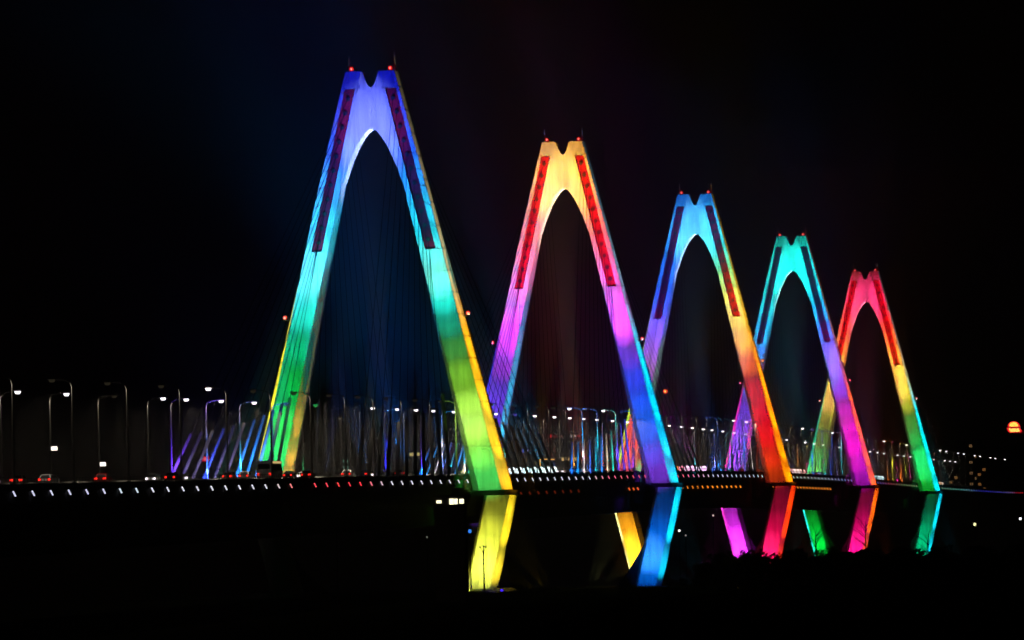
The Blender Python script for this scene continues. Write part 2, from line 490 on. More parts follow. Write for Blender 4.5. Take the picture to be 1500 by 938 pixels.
# tower 1
front_zones(0, -1, [(.0, (30, 150, 90)), (.07, (50, 205, 130)), (.14, (75, 235, 115)), (.22, (10, 165, 75)), (.30, (0, 140, 60)), (.38, (0, 170, 130)), (.46, (60, 240, 225)), (.53, (135, 255, 245)), (.61, (50, 225, 240)), (.70, (60, 190, 250)), (.78, (55, 130, 250)), (.87, (45, 70, 230)), (.96, (20, 30, 170))])
front_zones(0, 1, [(.045, (95, 215, 110)), (.11, (150, 215, 85)), (.17, (195, 240, 115)), (.24, (130, 180, 60)), (.305, (75, 120, 45)), (.36, (35, 110, 65)), (.415, (15, 140, 125)), (.47, (55, 232, 220)), (.525, (150, 255, 235)), (.61, (50, 225, 240)), (.70, (60, 190, 250)), (.78, (55, 130, 250)), (.87, (45, 70, 230)), (.96, (20, 30, 170))])
web(0, (150, 165, 255))
chamfer(0, 1, (255, 190, 40), lv(1.0, 1.0, (185, 170, 130)))
chamfer(0, -1, (240, 220, 50), lv(1.0, .8, (110, 150, 170)))
chamfer(0, -1, (255, 180, 70), [(.03, 1.1, 60), (.10, 1.2, 26), (.2, .8, 13), (.33, .35, 8), (.5, .14, 5)], inner=True)
chamfer(0, 1, (60, 210, 240), [(.45, .5, 5), (.62, .6, 4)], inner=True)
# tower 2
front_zones(1, -1, [(.0, (120, 60, 200)), (.1, (110, 60, 215)), (.2, (100, 55, 200)), (.3, (95, 40, 165)), (.38, (160, 45, 175)), (.45, (240, 65, 220)), (.53, (225, 55, 200)), (.62, (255, 70, 150)), (.70, (255, 90, 75)), (.78, (255, 135, 45)), (.87, (255, 185, 70)), (.96, (225, 170, 70))])
front_zones(1, 1, [(.05, (125, 70, 200)), (.12, (55, 90, 205)), (.19, (40, 110, 225)), (.27, (25, 70, 205)), (.33, (50, 45, 170)), (.39, (115, 50, 175)), (.45, (225, 85, 225)), (.49, (255, 105, 245)), (.57, (245, 75, 205)), (.65, (255, 75, 140)), (.73, (255, 100, 70)), (.80, (255, 145, 50)), (.88, (255, 185, 70)), (.96, (225, 170, 70))])
web(1, (252, 208, 95), .95)
chamfer(1, 1, (0, 215, 245), lv(.9, 1.0, (110, 160, 180)))
chamfer(1, -1, (60, 70, 240), lv(.8, .8, (150, 110, 160)))
chamfer(1, -1, (60, 205, 240), [(.06, .9, 30), (.2, .75, 10), (.36, .35, 6), (.55, .12, 4)], inner=True)
# tower 3
front_zones(2, -1, [(0, (190, 70, 60)), (.06, (200, 80, 90)), (.14, (205, 75, 45)), (.22, (190, 60, 40)), (.33, (110, 35, 110)), (.42, (125, 40, 160)), (.5, (160, 80, 240)), (.58, (105, 80, 245)), (.68, (45, 100, 245)), (.78, (55, 130, 240)), (.87, (60, 160, 235)), (.96, (35, 110, 190))])
front_zones(2, 1, [(.05, (180, 65, 20)), (.12, (200, 40, 30)), (.2, (210, 5, 45)), (.28, (180, 0, 40)), (.36, (150, 25, 20)), (.44, (215, 110, 25)), (.52, (255, 205, 60)), (.6, (245, 225, 75)), (.67, (225, 235, 100)), (.74, (140, 230, 150)), (.81, (70, 220, 215)), (.89, (65, 190, 235)), (.96, (35, 120, 190))])
web(2, (115, 215, 248), .9)
chamfer(2, 1, (255, 165, 15), lv(1.1, 1.1, (225, 180, 60)))
chamfer(2, -1, (170, 225, 70), lv(.9))
chamfer(2, -1, (140, 245, 165), [(.06, 1.0, 30), (.2, .75, 10), (.36, .35, 6), (.55, .12, 4)], inner=True)
# tower 4
front_zones(3, -1, [(0, (175, 75, 200)), (.08, (165, 80, 225)), (.16, (140, 60, 210)), (.25, (110, 45, 180)), (.34, (95, 40, 170)), (.46, (50, 80, 210)), (.56, (40, 145, 230)), (.66, (30, 190, 215)), (.76, (30, 205, 195)), (.86, (30, 205, 190)), (.96, (15, 140, 125))])
front_zones(3, 1, [(.05, (155, 20, 165)), (.12, (205, 30, 180)), (.19, (220, 35, 195)), (.27, (185, 15, 155)), (.34, (125, 15, 135)), (.42, (150, 80, 225)), (.5, (180, 125, 255)), (.57, (130, 105, 255)), (.65, (65, 150, 255)), (.73, (35, 205, 240)), (.82, (35, 220, 220)), (.9, (30, 205, 195)), (.97, (15, 140, 125))])
web(3, (40, 235, 230), .9)
chamfer(3, 1, (255, 115, 10), lv(1.0, 1.0, (170, 110, 80)))
chamfer(3, -1, (255, 60, 170), lv(1.0, .4))
chamfer(3, -1, (255, 70, 150), [(.06, .9, 30), (.2, .7, 10), (.36, .3, 6)], inner=True)
# tower 5
front_zones(4, -1, [(0, (95, 205, 80)), (.06, (130, 240, 100)), (.13, (75, 190, 85)), (.2, (25, 85, 35)), (.28, (60, 85, 30)), (.37, (150, 140, 45)), (.45, (225, 205, 75)), (.54, (240, 195, 80)), (.63, (255, 160, 70)), (.72, (240, 90, 70)), (.81, (230, 55, 100)), (.9, (205, 45, 105)), (.97, (120, 15, 50))])
front_zones(4, 1, [(.05, (20, 170, 60)), (.12, (60, 245, 145)), (.2, (10, 165, 85)), (.28, (0, 125, 55)), (.35, (35, 90, 30)), (.42, (170, 170, 50)), (.49, (245, 225, 85)), (.57, (250, 205, 85)), (.65, (255, 165, 75)), (.73, (250, 85, 65)), (.82, (225, 50, 95)), (.9, (205, 45, 105)), (.97, (120, 15, 50))])
web(4, (225, 65, 135), .8)
chamfer(4, 1, (0, 225, 245), lv(1.0))
chamfer(4, -1, (0, 195, 155), lv(.9))
chamfer(4, -1, (90, 215, 215), [(.06, .9, 30), (.2, .7, 10), (.36, .3, 6)], inner=True)
# added spots imitate colour spilling from each near leg on to the fascia
for ti, c in ((0, (40, 140, 50)), (1, (90, 40, 160)), (3, (110, 20, 100)), (4, (40, 110, 50))):
    Y0 = 300 * ti
    spot((20.2, Y0 - 4.8, zd(Y0) + 2.6), (17, Y0 - 13, zd(Y0 - 13) - .6), c, .05, 13, (1, 0, 0), alb=.06)
for ti in range(5):     # added spots that brighten the lightning rods; no fixture stands there
    Y0 = 300 * ti
    spot((0, Y0 - 66, zd(Y0 - 66) + 2.2), (0, Y0, TOWERS[ti]['zk'] + H + 1.8), [(45, 55, 215), (225, 165, 65), (40, 115, 195), (20, 150, 135), (150, 20, 65)][ti], .16, 3.2, (0, -1, 0))
# lit soffit of each arch, from the median
for ti, c in enumerate([(200, 215, 255), (255, 240, 215), (205, 225, 255), (190, 250, 250), (255, 150, 175)]):
    T = TOWERS[ti]; Y0 = 300 * ti
    for s in (-1, 1):
        pos = Vector((s * 3.0, Y0 - .5, zd(Y0) + 2.4)); tgt = Vector((-s * 3.2, Y0, T['zk'] + H - 14.5))
        spot(pos, tgt, c, 1.1, 5.5, (s * .85, 0, -.53))
# lower legs
for ti, s, c, cb, cc in ((0, 1, (245, 250, 95), (250, 255, 130), (255, 225, 60)), (1, 1, (0, 125, 235), (130, 225, 255), (30, 220, 250)), (2, -1, (255, 185, 50), (255, 215, 80), (248, 255, 180)), (2, 1, (235, 25, 105), (255, 90, 175), (255, 85, 15)),
                         (3, -1, (215, 65, 225), (245, 105, 255), (255, 85, 215)), (3, 1, (230, 15, 130), (255, 70, 180), (255, 125, 10)), (4, -1, (0, 145, 50), (20, 170, 70), (60, 230, 225)), (4, 1, (0, 150, 105), (20, 175, 130), (25, 215, 240))):
    lower_front(ti, s, c, cb, 2.1 if s < 0 else 1.15)
    chamfer(ti, s, cc, [(.75, .8, 28), (.35, .9, 16), (.12, .6, 8)], low=True)

# floodlight banks on the deck behind each tower, shining back at it (their lenses face this way)
ORD = ["first", "second", "third", "fourth", "fifth", "sixth", "seventh", "eighth", "ninth", "tenth"] + ["%dth" % i for i in range(11, 60)]
ORD[20] = "21st"; ORD[21] = "22nd"; ORD[22] = "23rd"; ORD[30] = "31st"; ORD[31] = "32nd"; ORD[32] = "33rd"
TN = ["front blue-crowned tower", "second yellow-crowned tower", "middle light-blue-crowned tower", "fourth turquoise-crowned tower", "farthest pink-crowned tower"]
banks = [
    (0, [66, 76, 87, 98, 110, 122, 132, 138, 144], [(230, 250, 255), (215, 255, 255), (235, 255, 255)], (16, 95, 165), (20, 110, 150), 1.1),
    (1, [374, 387, 401, 414, 427, 442, 456], [(255, 180, 90), (255, 150, 80), (255, 140, 170), (255, 200, 240), (255, 190, 240), (250, 220, 255), (255, 200, 255)], (110, 22, 12), (125, 25, 125), .6),
    (2, [690, 698, 706, 714, 722, 730, 738, 746], [(255, 190, 190), (255, 220, 215), (255, 180, 170)], (60, 28, 18), (85, 85, 35), .55),
    (3, [1000, 1009, 1018, 1027, 1036, 1045, 1054], [(190, 245, 255), (220, 250, 255)], (40, 50, 85), (60, 75, 130), .5),
    (4, [1318, 1327, 1336, 1345, 1355], [(255, 150, 80), (255, 205, 160), (255, 245, 230)], (75, 32, 20), (75, 40, 25), .35),
]
house = MB().loft([[(-.55, .1, -.5), (.55, .1, -.5), (.55, .1, .5), (-.55, .1, .5)], [(-.3, .8, -.3), (.3, .8, -.3), (.3, .8, .3), (-.3, .8, .3)]]).box((0, .3, -.9), (.2, .3, .9)).mesh("housing", STEEL)
for ti, ys, cols, glow, glow2, gl in banks:
    for i, y in enumerate(ys):
        c = cols[i * len(cols) // len(ys)]
        o = thing("floodlight", "glowing floodlight on the near deck edge, %s in the row behind the %s" % (ORD[i], TN[ti]), "floodlight", (15.2, y, zd(y) + 1.75), "floodlights in rows on the deck edge")
        put("housing", house, o)
        MB().tube([(0, .1, 0), (0, 0, 0)], [.72, .62], 10).build("lens", em(c, 3.0), o)
    for s, yy, t in ((-1, ys[0] + 12, .55), (-1, ys[-1] - 8, .8), (0, ys[0] + 25, .75)):
        pos = Vector((s * 14.6, yy, zd(yy) + 2.6)); tgt = Vector((s * xc(t), ti * 300 + 3, TOWERS[ti]['zk'] + t * H))
        spot(pos, tgt, glow, gl, 7.5 if ti == 0 else 9, (0, 1, 0))
    for yy, t in ((ys[0] + 10, .3), (ys[-1] - 10, .45)):
        pos = Vector((14.6, yy, zd(yy) + 2.6)); tgt = Vector((xc(t), ti * 300 + 3, TOWERS[ti]['zk'] + t * H))
        spot(pos, tgt, glow2, gl, 7, (0, 1, 0))

# ------------------------------------------------------------------ street lamps
WARM = (255, 222, 150)
HEADW = em((255, 250, 255), 3.5)
HEADD = em((255, 235, 190), .018)
pole = MB().tube([(0, 0, 0), (0, 0, 6), (0, 0, 13.2)], [.17, .14, .10], 8).mesh("pole", GALV)
pbase = MB().box((0, 0, .2), (.55, .55, .4)).mesh("pole_base", GALV)
arm = MB().tube([(0, 0, 13.1), (-.25, 0, 13.75), (-1.0, 0, 14.1), (-2.1, 0, 14.2)], [.10, .09, .08, .07], 6).mesh("arm", GALV)
hd = MB().loft([[(-3.3, -.22, 14.17), (-2.0, -.18, 14.17), (-2.0, .18, 14.17), (-3.3, .22, 14.17)], [(-3.25, -.18, 14.38), (-2.0, -.1, 14.32), (-2.0, .1, 14.32), (-3.25, .18, 14.38)]]).mesh("lamp_head", GALV)
def lens(m):
    # bowl lens below the head
    return MB().loft([[(-3.0, -.26, 13.78), (-2.45, -.26, 13.78), (-2.45, .26, 13.78), (-3.0, .26, 13.78)], [(-3.15, -.28, 14.165), (-2.3, -.28, 14.165), (-2.3, .28, 14.165), (-3.15, .28, 14.165)]]).mesh("lens", m)
L_B, L_D = lens(HEADW), lens(HEADD)
near = [-465, -425, -385, -345, -303, -263, -222, -182, -145, -113, -79, -43, -9, 28, 64, 99, 134, 163, 192, 220, 256, 292, 328, 365, 400, 435, 461, 488, 524, 560, 596, 631, 666, 701, 737] + [773 + 36 * i for i in range(30)]
far = [-318, -280, -242, -202, -158, -136, -101, -66, -30, 5, 42, 78, 112, 139, 165, 197, 232, 267, 302, 338, 376, 407, 436, 465, 500, 535, 570, 605, 640, 673, 703, 734, 760, 793] + [829 + 36 * i for i in range(30)]
FLAME = {-136: (120, 70, 255), -101: (60, 140, 255), -66: (20, 190, 235), 112: (60, 60, 255), 165: (110, 60, 255), 197: (20, 110, 230), 232: (20, 170, 220), 267: (255, 160, 50), 302: (10, 190, 170), 436: (255, 190, 70), 500: (255, 90, 60), 570: (90, 60, 255), 734: (40, 190, 190), 793: (40, 120, 220)}
protos = {}
LAMP_DOWN = 38000
def bay(y):
    ti = int(math.floor(y / 300))
    if ti < 0: return "left of the front tower", -1
    if ti >= 4: return "beyond the farthest tower", 4
    return "between %s and %s tower" % (TN[ti].split()[0], TN[ti + 1].split()[0]), ti
LG = {}
def street_lamp(x, y, side, bright):
    key = (side, bright)
    b, bi = bay(y)
    LG[(side, bi)] = LG.get((side, bi), 0) + 1
    cnt = [v for v in (near if side > 0 else far) if bay(v)[1] == bi]
    n = LG[(side, bi)]
    if bi == -1: n = len(cnt) - n + 1
    row = "near-edge" if side > 0 else "far-edge"
    look = "glowing white" if bright else "dim-headed"
    lab = "%s %s street lamp, %s of its row %s" % (look, row, ORD[n - 1], b)
    if key not in protos:
        o = thing("street_lamp", lab, "street lamp", (x, y, zd(y) + .9), "street lamps along the bridge deck", 0 if side > 0 else math.pi)
        put("pole", pole, o); put("pole_base", pbase, o)
        put("arm", arm, o); h = put("lamp_head", hd, o); put("lens", L_B if bright else L_D, h)
        protos[key] = o
    else:
        o = copy_tree(protos[key]); o.location = (x, y, zd(y) + .9); o["label"] = lab
    if y < 1500:
        for off, dz, en, sz in ((2.7, 13.55, LAMP_DOWN, 80), (1.3, 13.85, 430, 146)):  # second, wide spot is added beside the arm to light the pole top
            ld = bpy.data.lights.new("street_lamp_light", 'SPOT')
            ld.energy = en if off < 2 or y > -140 else en * (.22 if y < -230 else .5); ld.color = (1, .84, .62); ld.spot_size = math.radians(sz); ld.spot_blend = 1.0 if off > 2 else .3; ld.shadow_soft_size = .25
            l = bpy.data.objects.new("street_lamp_light", ld); C.objects.link(l)
            l.location = (x - side * off, y, zd(y) + .9 + dz)
            if off > 2: l.rotation_euler = (0, math.radians(-25 * side * -1), 0)
    return o
for y in near: street_lamp(15.7, y, 1, y in (-263, 192, 220 + 36, 560, 596, 666) or (770 < y < 1200 and (y // 36) % 3 == 0) or (y >= 1200 and (y // 36) % 3 != 1))
for y in far: street_lamp(-15.7, y, -1, y not in (-202, -30, 5, 42, 302) and not (y > 800 and (y // 36) % 4 == 1))
for y, hgt, rr_, lab in ((-241, 5.7, .5, "white lamp box halfway up a far-edge pole, second from left"), (-201, 3.2, .5, "white lamp box low on a far-edge pole, left of front tower")):
    o = thing("lamp_box", lab, "lamp", (-15.3, y, zd(y) + .9 + hgt), "white lamp boxes on far-edge poles")
    MB().box((0, .25, 0), (1.1, .3, .75)).build("housing", STEEL, o)
    MB().box((0, .05, 0), (1.0, .12, .62)).build("lens", em((255, 248, 235), 2.2), o)
    MB().tube([(-.5, .3, 0), (0, .3, 0)], .08, 6).build("bracket", STEEL, o)
# coloured uplights at the foot of some far-edge lamps and of the stay cables
for y, c in FLAME.items():
    e = zd(y) + .9
    spot((-14.9, y - 1.5, e + .1), (-15.7, y, e + 4.5), c, 1.6, 22, (.6, -.6, -.2), alb=.33)
pal = [(120, 70, 250), (100, 80, 245), (60, 90, 240), (40, 130, 235), (40, 160, 235), (200, 190, 190), (70, 120, 230), (30, 190, 210), (60, 150, 230), (220, 200, 170), (30, 190, 180)]
for ti in range(5):
    for s in (-1, 1):
        for i, dd in enumerate(anch_d):
            if ti > 1 and i % 2: continue
            if ti == 0 and (s > 0 or i in (0, 1)): continue
            ye = 300 * ti - dd
            b = Vector((s * 16.4, ye, zd(ye) + 1.0))
            a = Vector((s * xc(anch_t[i]), 300 * ti - (d_(anch_t[i]) - .4), TOWERS[ti]['zk'] + anch_t[i] * H))
            dr = (a - b).normalized()
            c = pal[(10 - i + 3 * ti) % len(pal)] if ti else {10: (140, 90, 255), 7: (80, 110, 255), 4: (60, 150, 245), 3: (60, 150, 240), 2: (90, 150, 235)}.get(i, (150, 140, 190))
            if ti == 4: c = [(230, 40, 160), (255, 150, 60), (220, 210, 70)][i % 3]
            if ti == 3: c = [(40, 190, 200), (60, 110, 240), (150, 140, 230)][i % 3]
            p0 = b + Vector((1.2, -1.6, .1))
            spot(p0, b + dr * 11, c, (4.0 if i in (10, 7, 4, 3, 2) else .8) if ti == 0 else 2.6 if ti == 1 else 1.5, 9, (.35, -.8, -.45), alb=.22)
            spot(p0, b + dr * 3.5, c, (2.6 if i in (10, 7, 4, 3, 2) else .5) if ti == 0 else 1.5 if ti == 1 else 1.0, 26, (.35, -.8, -.3), alb=.22)

# ------------------------------------------------------------------ vehicles on the deck
def paint(name, c): return mat(name, lin(c), .3, None, 0.2, 0, .5)
PAINTS = {"white": paint("white_paint", (225, 225, 225)), "silver": paint("silver_paint", (165, 168, 172)), "black": paint("black_paint", (22, 22, 25)), "red": paint("red_paint", (150, 20, 22)), "blue": paint("blue_paint", (30, 50, 120)), "grey": paint("grey_paint", (90, 92, 95))}
TAIL, HEADL = em((255, 40, 30), 2.2), em((255, 240, 255), 3.0)
TAIL2 = em((255, 130, 70), 1.6)
def prof_loft(prof, hw, hw2=None, zcut=None):
    """extrude a side profile (y,z) across x; points above zcut lean inwards to hw2"""
    f = lambda z: hw if zcut is None or z <= zcut else hw2
    return MB().loft([[(-f(z), y, z) for y, z in prof], [(f(z), y, z) for y, z in prof]])
BODY = [(-2.2, .32), (-2.28, .6), (-2.2, .92), (-1.7, .98), (-1.2, 1.0), (.95, .98), (1.7, .9), (2.2, .78), (2.28, .5), (2.15, .3)]
CAB = [(-1.75, .97), (-1.15, 1.42), (-.5, 1.47), (.2, 1.45), (1.05, .96)]
CM = {k: prof_loft(BODY[::-1], .88).mesh("body", v) for k, v in PAINTS.items()}
RM = {k: prof_loft(CAB[::-1], .80, .60, 1.0).mesh("cabin", v) for k, v in PAINTS.items()}
win = MB()
for s in (-1, 1):
    win.loft([[(s * .79, -1.45, 1.02), (s * .79, .8, 1.02), (s * .64, .2, 1.38), (s * .64, -1.1, 1.38)], [(s * .815, -1.45, 1.02), (s * .815, .8, 1.02), (s * .665, .2, 1.38), (s * .665, -1.1, 1.38)]])
win.loft([[(-.66, -1.74, 1.02), (.66, -1.74, 1.02), (.52, -1.23, 1.39), (-.52, -1.23, 1.39)], [(-.66, -1.70, 1.0), (.66, -1.70, 1.0), (.52, -1.18, 1.36), (-.52, -1.18, 1.36)]])
win.loft([[(-.66, 1.02, 1.02), (.66, 1.02, 1.02), (.52, .3, 1.42), (-.52, .3, 1.42)], [(-.66, .98, 1.0), (.66, .98, 1.0), (.52, .26, 1.40), (-.52, .26, 1.40)]])
WINM = win.mesh("window", GLASS)
wheel = MB().tube([(-.1, 0, 0), (.1, 0, 0)], .32, 12).mesh("wheel", TYRE)
rim = MB().tube([(-.11, 0, 0), (.11, 0, 0)], .19, 8).mesh("rim", GALV)
tl = MB().box((0, 0, 0), (.42, .12, .26)).mesh("taillight", TAIL)
hl = MB().ball((0, 0, 0), .28, 8, 5).mesh("headlight", HEADL)
def car(x, y, col, away, label, lit=1.0):
    o = thing("car", label, "car", (x, y, zd(y) + .9), "cars driving over the bridge", 0 if away else math.pi)
    put("body", CM[col], o); put("cabin", RM[col], o); put("window", WINM, o)
    for sx in (-1, 1):
        for sy in (-1.35, 1.38):
            wv = put("wheel", wheel, o, (sx * .8, sy, .32)); put("rim", rim, wv)
        put("taillight", tl, o, (sx * .62, -2.24, .78)); put("headlight", hl, o, (sx * .6, 2.16, .66))
    return o
CARS = [(11.5, -401, "white", True), (6, -352, "grey", True), (11.5, -342, "red", True), (11.5, -352 - 30, "silver", True), (11.5, -287, "black", True), (11.5, -222, "silver", True), (6.5, -208, "white", True), (11.5, -160, "red", True), (6.5, -148, "black", True),
        (11.5, -116, "white", True), (6.5, -64, "blue", True), (11.5, -52, "silver", True), (11.5, 62, "black", True), (6.5, 128, "white", True), (11.5, 268, "grey", True), (11.5, 283, "silver", True), (11.5, 482, "red", True), (11.5, 590, "white", True), (11.5, 830, "black", True),
        (-6, -415, "white", False), (-6, -330, "black", False), (-6, -345, "silver", False), (-11, -180, "white", False), (-11, -150, "grey", False), (-6, -90, "black", False), (-11, -25, "white", False), (-6, 0, "silver", False), (-11, 60, "red", False), (-6, 330, "white", False), (-6, 640, "grey", False)]
CG = {}
for x, y, col, away in CARS:
    b, bi = bay(y)
    same = sorted([c[1] for c in CARS if bay(c[1])[1] == bi and c[3] == away and c[2] == col and abs(c[0] - x) < .1])
    n = same.index(y)
    lane = {11.5: "near lane", 6.5: "inner lane", 6: "middle lane", -6: "far inner lane", -11: "far outer lane"}[x]
    car(x, y, col, away, "%s car, %s, %s in %s %s" % (col, "tail lights lit" if away else "headlights on", ("only one" if len(same) == 1 else ORD[n] + " such"), lane, b))
# bus
def bus(x, y, label):
    o = thing("bus", label, "bus", (x, y, zd(y) + .9))
    P = [(-5.2, .35), (-5.3, 1.0), (-5.2, 2.9), (-4.9, 3.1), (4.7, 3.1), (5.2, 2.7), (5.35, 1.2), (5.3, .35)]
    prof_loft(P[::-1], 1.22).build("body", PAINTS["white"], o)
    for s in (-1, 1):
        for i in range(6):
            MB().box((s * 1.225, -4.2 + i * 1.6, 2.05), (.05, 1.4, .85)).build("window", GLASS, o)
        for yy in (-3.2, 3.4):
            wv = MB().tube([(s * .95, 0, 0), (s * 1.2, 0, 0)], .48, 12).build("wheel", TYRE, o, (0, yy, .48))
        MB().box((s * .95, -5.28, .95), (.35, .1, .35)).build("taillight", TAIL, o)
        MB().box((s * .9, 5.33, .8), (.35, .1, .25)).build("headlight", HEADL, o)
    MB().box((1.26, -.2, 2.85), (.06, 9.2, .34)).build("light_band", em((235, 200, 130), .9), o)
    MB().box((0, -5.27, 2.2), (1.9, .06, .8)).build("rear_window", GLASS, o)
    return o
bus(11.0, -196, "white bus with lit band under its roof, on deck right behind front tower")
# truck with a ring of yellow marker lamps
o = thing("truck", "box truck outlined by yellow marker lamps, before the second tower", "truck", (11.0, 168, zd(168) + .9))
MB().box((0, -1.2, 2.0), (2.4, 6.0, 2.6)).build("cargo_box", PAINTS["grey"], o)
prof_loft([(2.0, .6), (2.0, 2.6), (3.1, 2.5), (3.7, 1.6), (3.8, .6)][::-1], 1.1).build("cab", PAINTS["white"], o)
MB().box((0, .2, .55), (1.0, 7.0, .25)).build("chassis", STEEL, o)
for s in (-1, 1):
    for yy in (-3.0, -1.9, 2.7):
        MB().tube([(s * .8, 0, 0), (s * 1.1, 0, 0)], .48, 12).build("wheel", TYRE, o, (0, yy, .48))
    MB().box((s * .95, -4.25, .85), (.35, .1, .3)).build("taillight", TAIL, o)
    MB().box((s * 1.15, -4.24, 2.1), (.16, .1, 2.2)).build("marker_lamp", em((255, 190, 80), 1.4), o)
MB().box((0, -4.24, 3.15), (2.2, .1, .18)).build("marker_lamp", em((255, 190, 80), 1.4), o)
MB().box((1.23, -1.2, 3.1), (.08, 5.6, .2)).build("marker_lamp", em((255, 190, 80), 1.2), o)

# ------------------------------------------------------------------ buildings, signs and lights beyond
def emf(c, st): return em(c, st * 2.0)
def building(loc, size, label, lit, rz=0.0, cols=5, rows=6, wcol=(220, 190, 120), st=.5, ws=(1.2, 1.5)):
    o = thing("city_building", label, "building", loc, None, rz)
    sx, sy, sz = size
    MB().box((0, 0, sz / 2), (sx, sy, sz)).box((0, 0, sz + .35), (sx + .5, sy + .5, .7)).build("wall", WALLD, o)
    MB().box((sx * .2, 0, sz + 1.7), (sx * .3, sy * .4, 2.0)).build("roof_house", WALLD, o)
    wd = MB().box((0, 0, 0), (ws[0], .14, ws[1])).mesh("window", GLASS)
    fr = MB().box((0, 0, ws[1] / 2 + .1), (ws[0] + .3, .3, .16)).box((0, 0, -ws[1] / 2 - .1), (ws[0] + .3, .34, .16)).mesh("window_frame", WALLD)
    wl = MB().box((0, 0, 0), (ws[0], .14, ws[1])).mesh("window", emf(wcol, st))
    for r in range(rows):
        for k in range(cols):
            x = -sx / 2 + sx * (k + .5) / cols; z = sz * (r + .6) / (rows + .2)
            q = put("window", wl if (k, r) in lit else wd, o, (x, -sy / 2 - .06, z))
            put("window_frame", fr, q)
    return o
def signboard(o, loc, w, h, col, st, name="sign_panel"):
    MB().box((0, 0, 0), (w, .3, h)).build(name, emf(col, st), o, loc)

GB0 = -23.4
building((-381.4, 2440, GB0), (19, 13, 56), "dark apartment block with dim green windows in two columns, inside front tower's arch", {(2, 12), (3, 12), (2, 13), (3, 13), (2, 9), (3, 9)}, cols=6, rows=16, wcol=(130, 200, 175), st=.4, ws=(1.7, 1.5))
b = building((-350, 2450, GB0), (36, 14, 46), "wide dark block with cream roof letters, seen inside front tower's arch", set(), cols=9, rows=12)
for i in range(5): MB().box((3.2 + i * 1.45 + (.8 if i == 4 else 0), -7.3, 49.9), (1.3, .3, 1.7)).build("roof_sign_letter", emf((215, 195, 125), .8), b)
MB().box((6.5, -6.9, 48.0), (9, .3, 5)).build("sign_frame", STEEL, b)
b = building((-269, 2440, GB0), (30, 14, 41), "dark block with five small amber roof letters, between first and second towers", {(2, 10), (5, 11)}, cols=8, rows=12, wcol=(255, 170, 120), st=.5)
for i in range(5): MB().box((7 + i * 1.75, -7.3, 45.2 + .4 * (i % 2)), (1.4, .3, 1.7)).build("roof_sign_letter", emf((225, 185, 120), .8), b)
MB().box((10, -6.9, 43.2), (10, .3, 3)).build("sign_frame", STEEL, b)
b = building((-256, 2470, GB0), (64, 14, 54), "tall broad dark block with two faint red rows of roof lettering", {(2, 9), (12, 8), (6, 4)}, cols=14, rows=14, wcol=(200, 150, 110), st=.3)
MB().box((-16.3, -7.3, 58.2), (1.4, .3, 1.7)).build("roof_sign_letter", emf((230, 40, 50), .9), b)
for i in range(5): MB().box((-14.2 + i * 1.1, -7.3, 58), (.85, .3, 1.1)).build("roof_sign_letter", emf((150, 70, 70), .35), b)
for i in range(3): MB().box((-4.6 + i * 1.9, -7.3, 58), (1.2, .3, 1.2)).build("roof_sign_letter", emf((230, 60, 70) if i == 2 else (200, 190, 190), .5), b)
for i in range(5): MB().box((14 + i * 1.2, -7.3, 57.6), (.9, .3, 1.1)).build("roof_sign_letter", emf((140, 60, 80), .3), b)
b = building((-285, 2425, GB0), (16, 12, 47), "slim dark block with a red and violet neon sign on its roof", set(), cols=4, rows=12)
for i, c in enumerate([(235, 60, 90), (110, 90, 220), (90, 120, 250), (150, 140, 255), (190, 170, 255)]): MB().box((1 + i * 1.25, -6.3, 50.2 + (.6 if i == 0 else 0)), (.95, .3, 1.8)).build("neon_letter", emf(c, .9), b)
for (x, z, wd, lab) in ((-450, 26.2, 3.4, "wide red neon sign on a post, left between two blue-lit cables"), (-417, 26.9, 2.2, "small red neon sign on a post, just left of front tower's far leg"), (-306, 26.5, 1.3, "narrow red neon sign on a post, against front tower's near leg")):
    o = thing("neon_sign", lab, "sign", (x, 2385, GB0), "red neon signs beyond the bridge")
    hh = z - GB0
    MB().tube([(0, 0, 0), (0, 0, hh)], [.6, .35], 8).build("post", STEEL, o)
    MB().box((0, -.5, hh), (wd + .5, .4, 2.8 if wd > 1.5 else 4.6)).build("sign_panel", emf((235, 20, 50), .75), o)
    MB().box((0, -.8, hh), (wd * .6, .12, 1.4)).build("sign_symbol", emf((255, 110, 130), 1.1), o)
# mast with an orange lamp
o = thing("beacon_mast", "slender lattice mast with an orange beacon, just right of second tower's near leg", "mast", (-201.3, 2395, GB0))
hh = 55.5 - GB0
for sx, sy in ((-1, -1), (1, -1), (1, 1), (-1, 1)): MB().tube([(sx * 2.4, sy * 2.4, 0), (sx * .4, sy * .4, hh)], .12, 5).build("mast_leg", STEEL, o)
mm = MB()
for k in range(18):
    z0, z1 = hh * k / 18, hh * (k + 1) / 18; a = 2.4 - 2 * k / 18; c = 2.4 - 2 * (k + 1) / 18
    mm.tube([(-a, -a, z0), (c, -c, z1)], .07, 4).tube([(a, a, z0), (-c, c, z1)], .07, 4).tube([(-a, a, z0), (-c, -c, z1)], .07, 4).tube([(a, -a, z0), (c, c, z1)], .07, 4)
mm.build("bracing", STEEL, o)
wl = MB().ball((0, 0, hh + 1.0), 1.3, 8, 5).build("beacon", emf((255, 60, 30), 1.6), o)
MB().ball((0, -1.0, hh + 1.0), .6, 8, 5).build("bulb", emf((255, 200, 100), 2.0), wl)
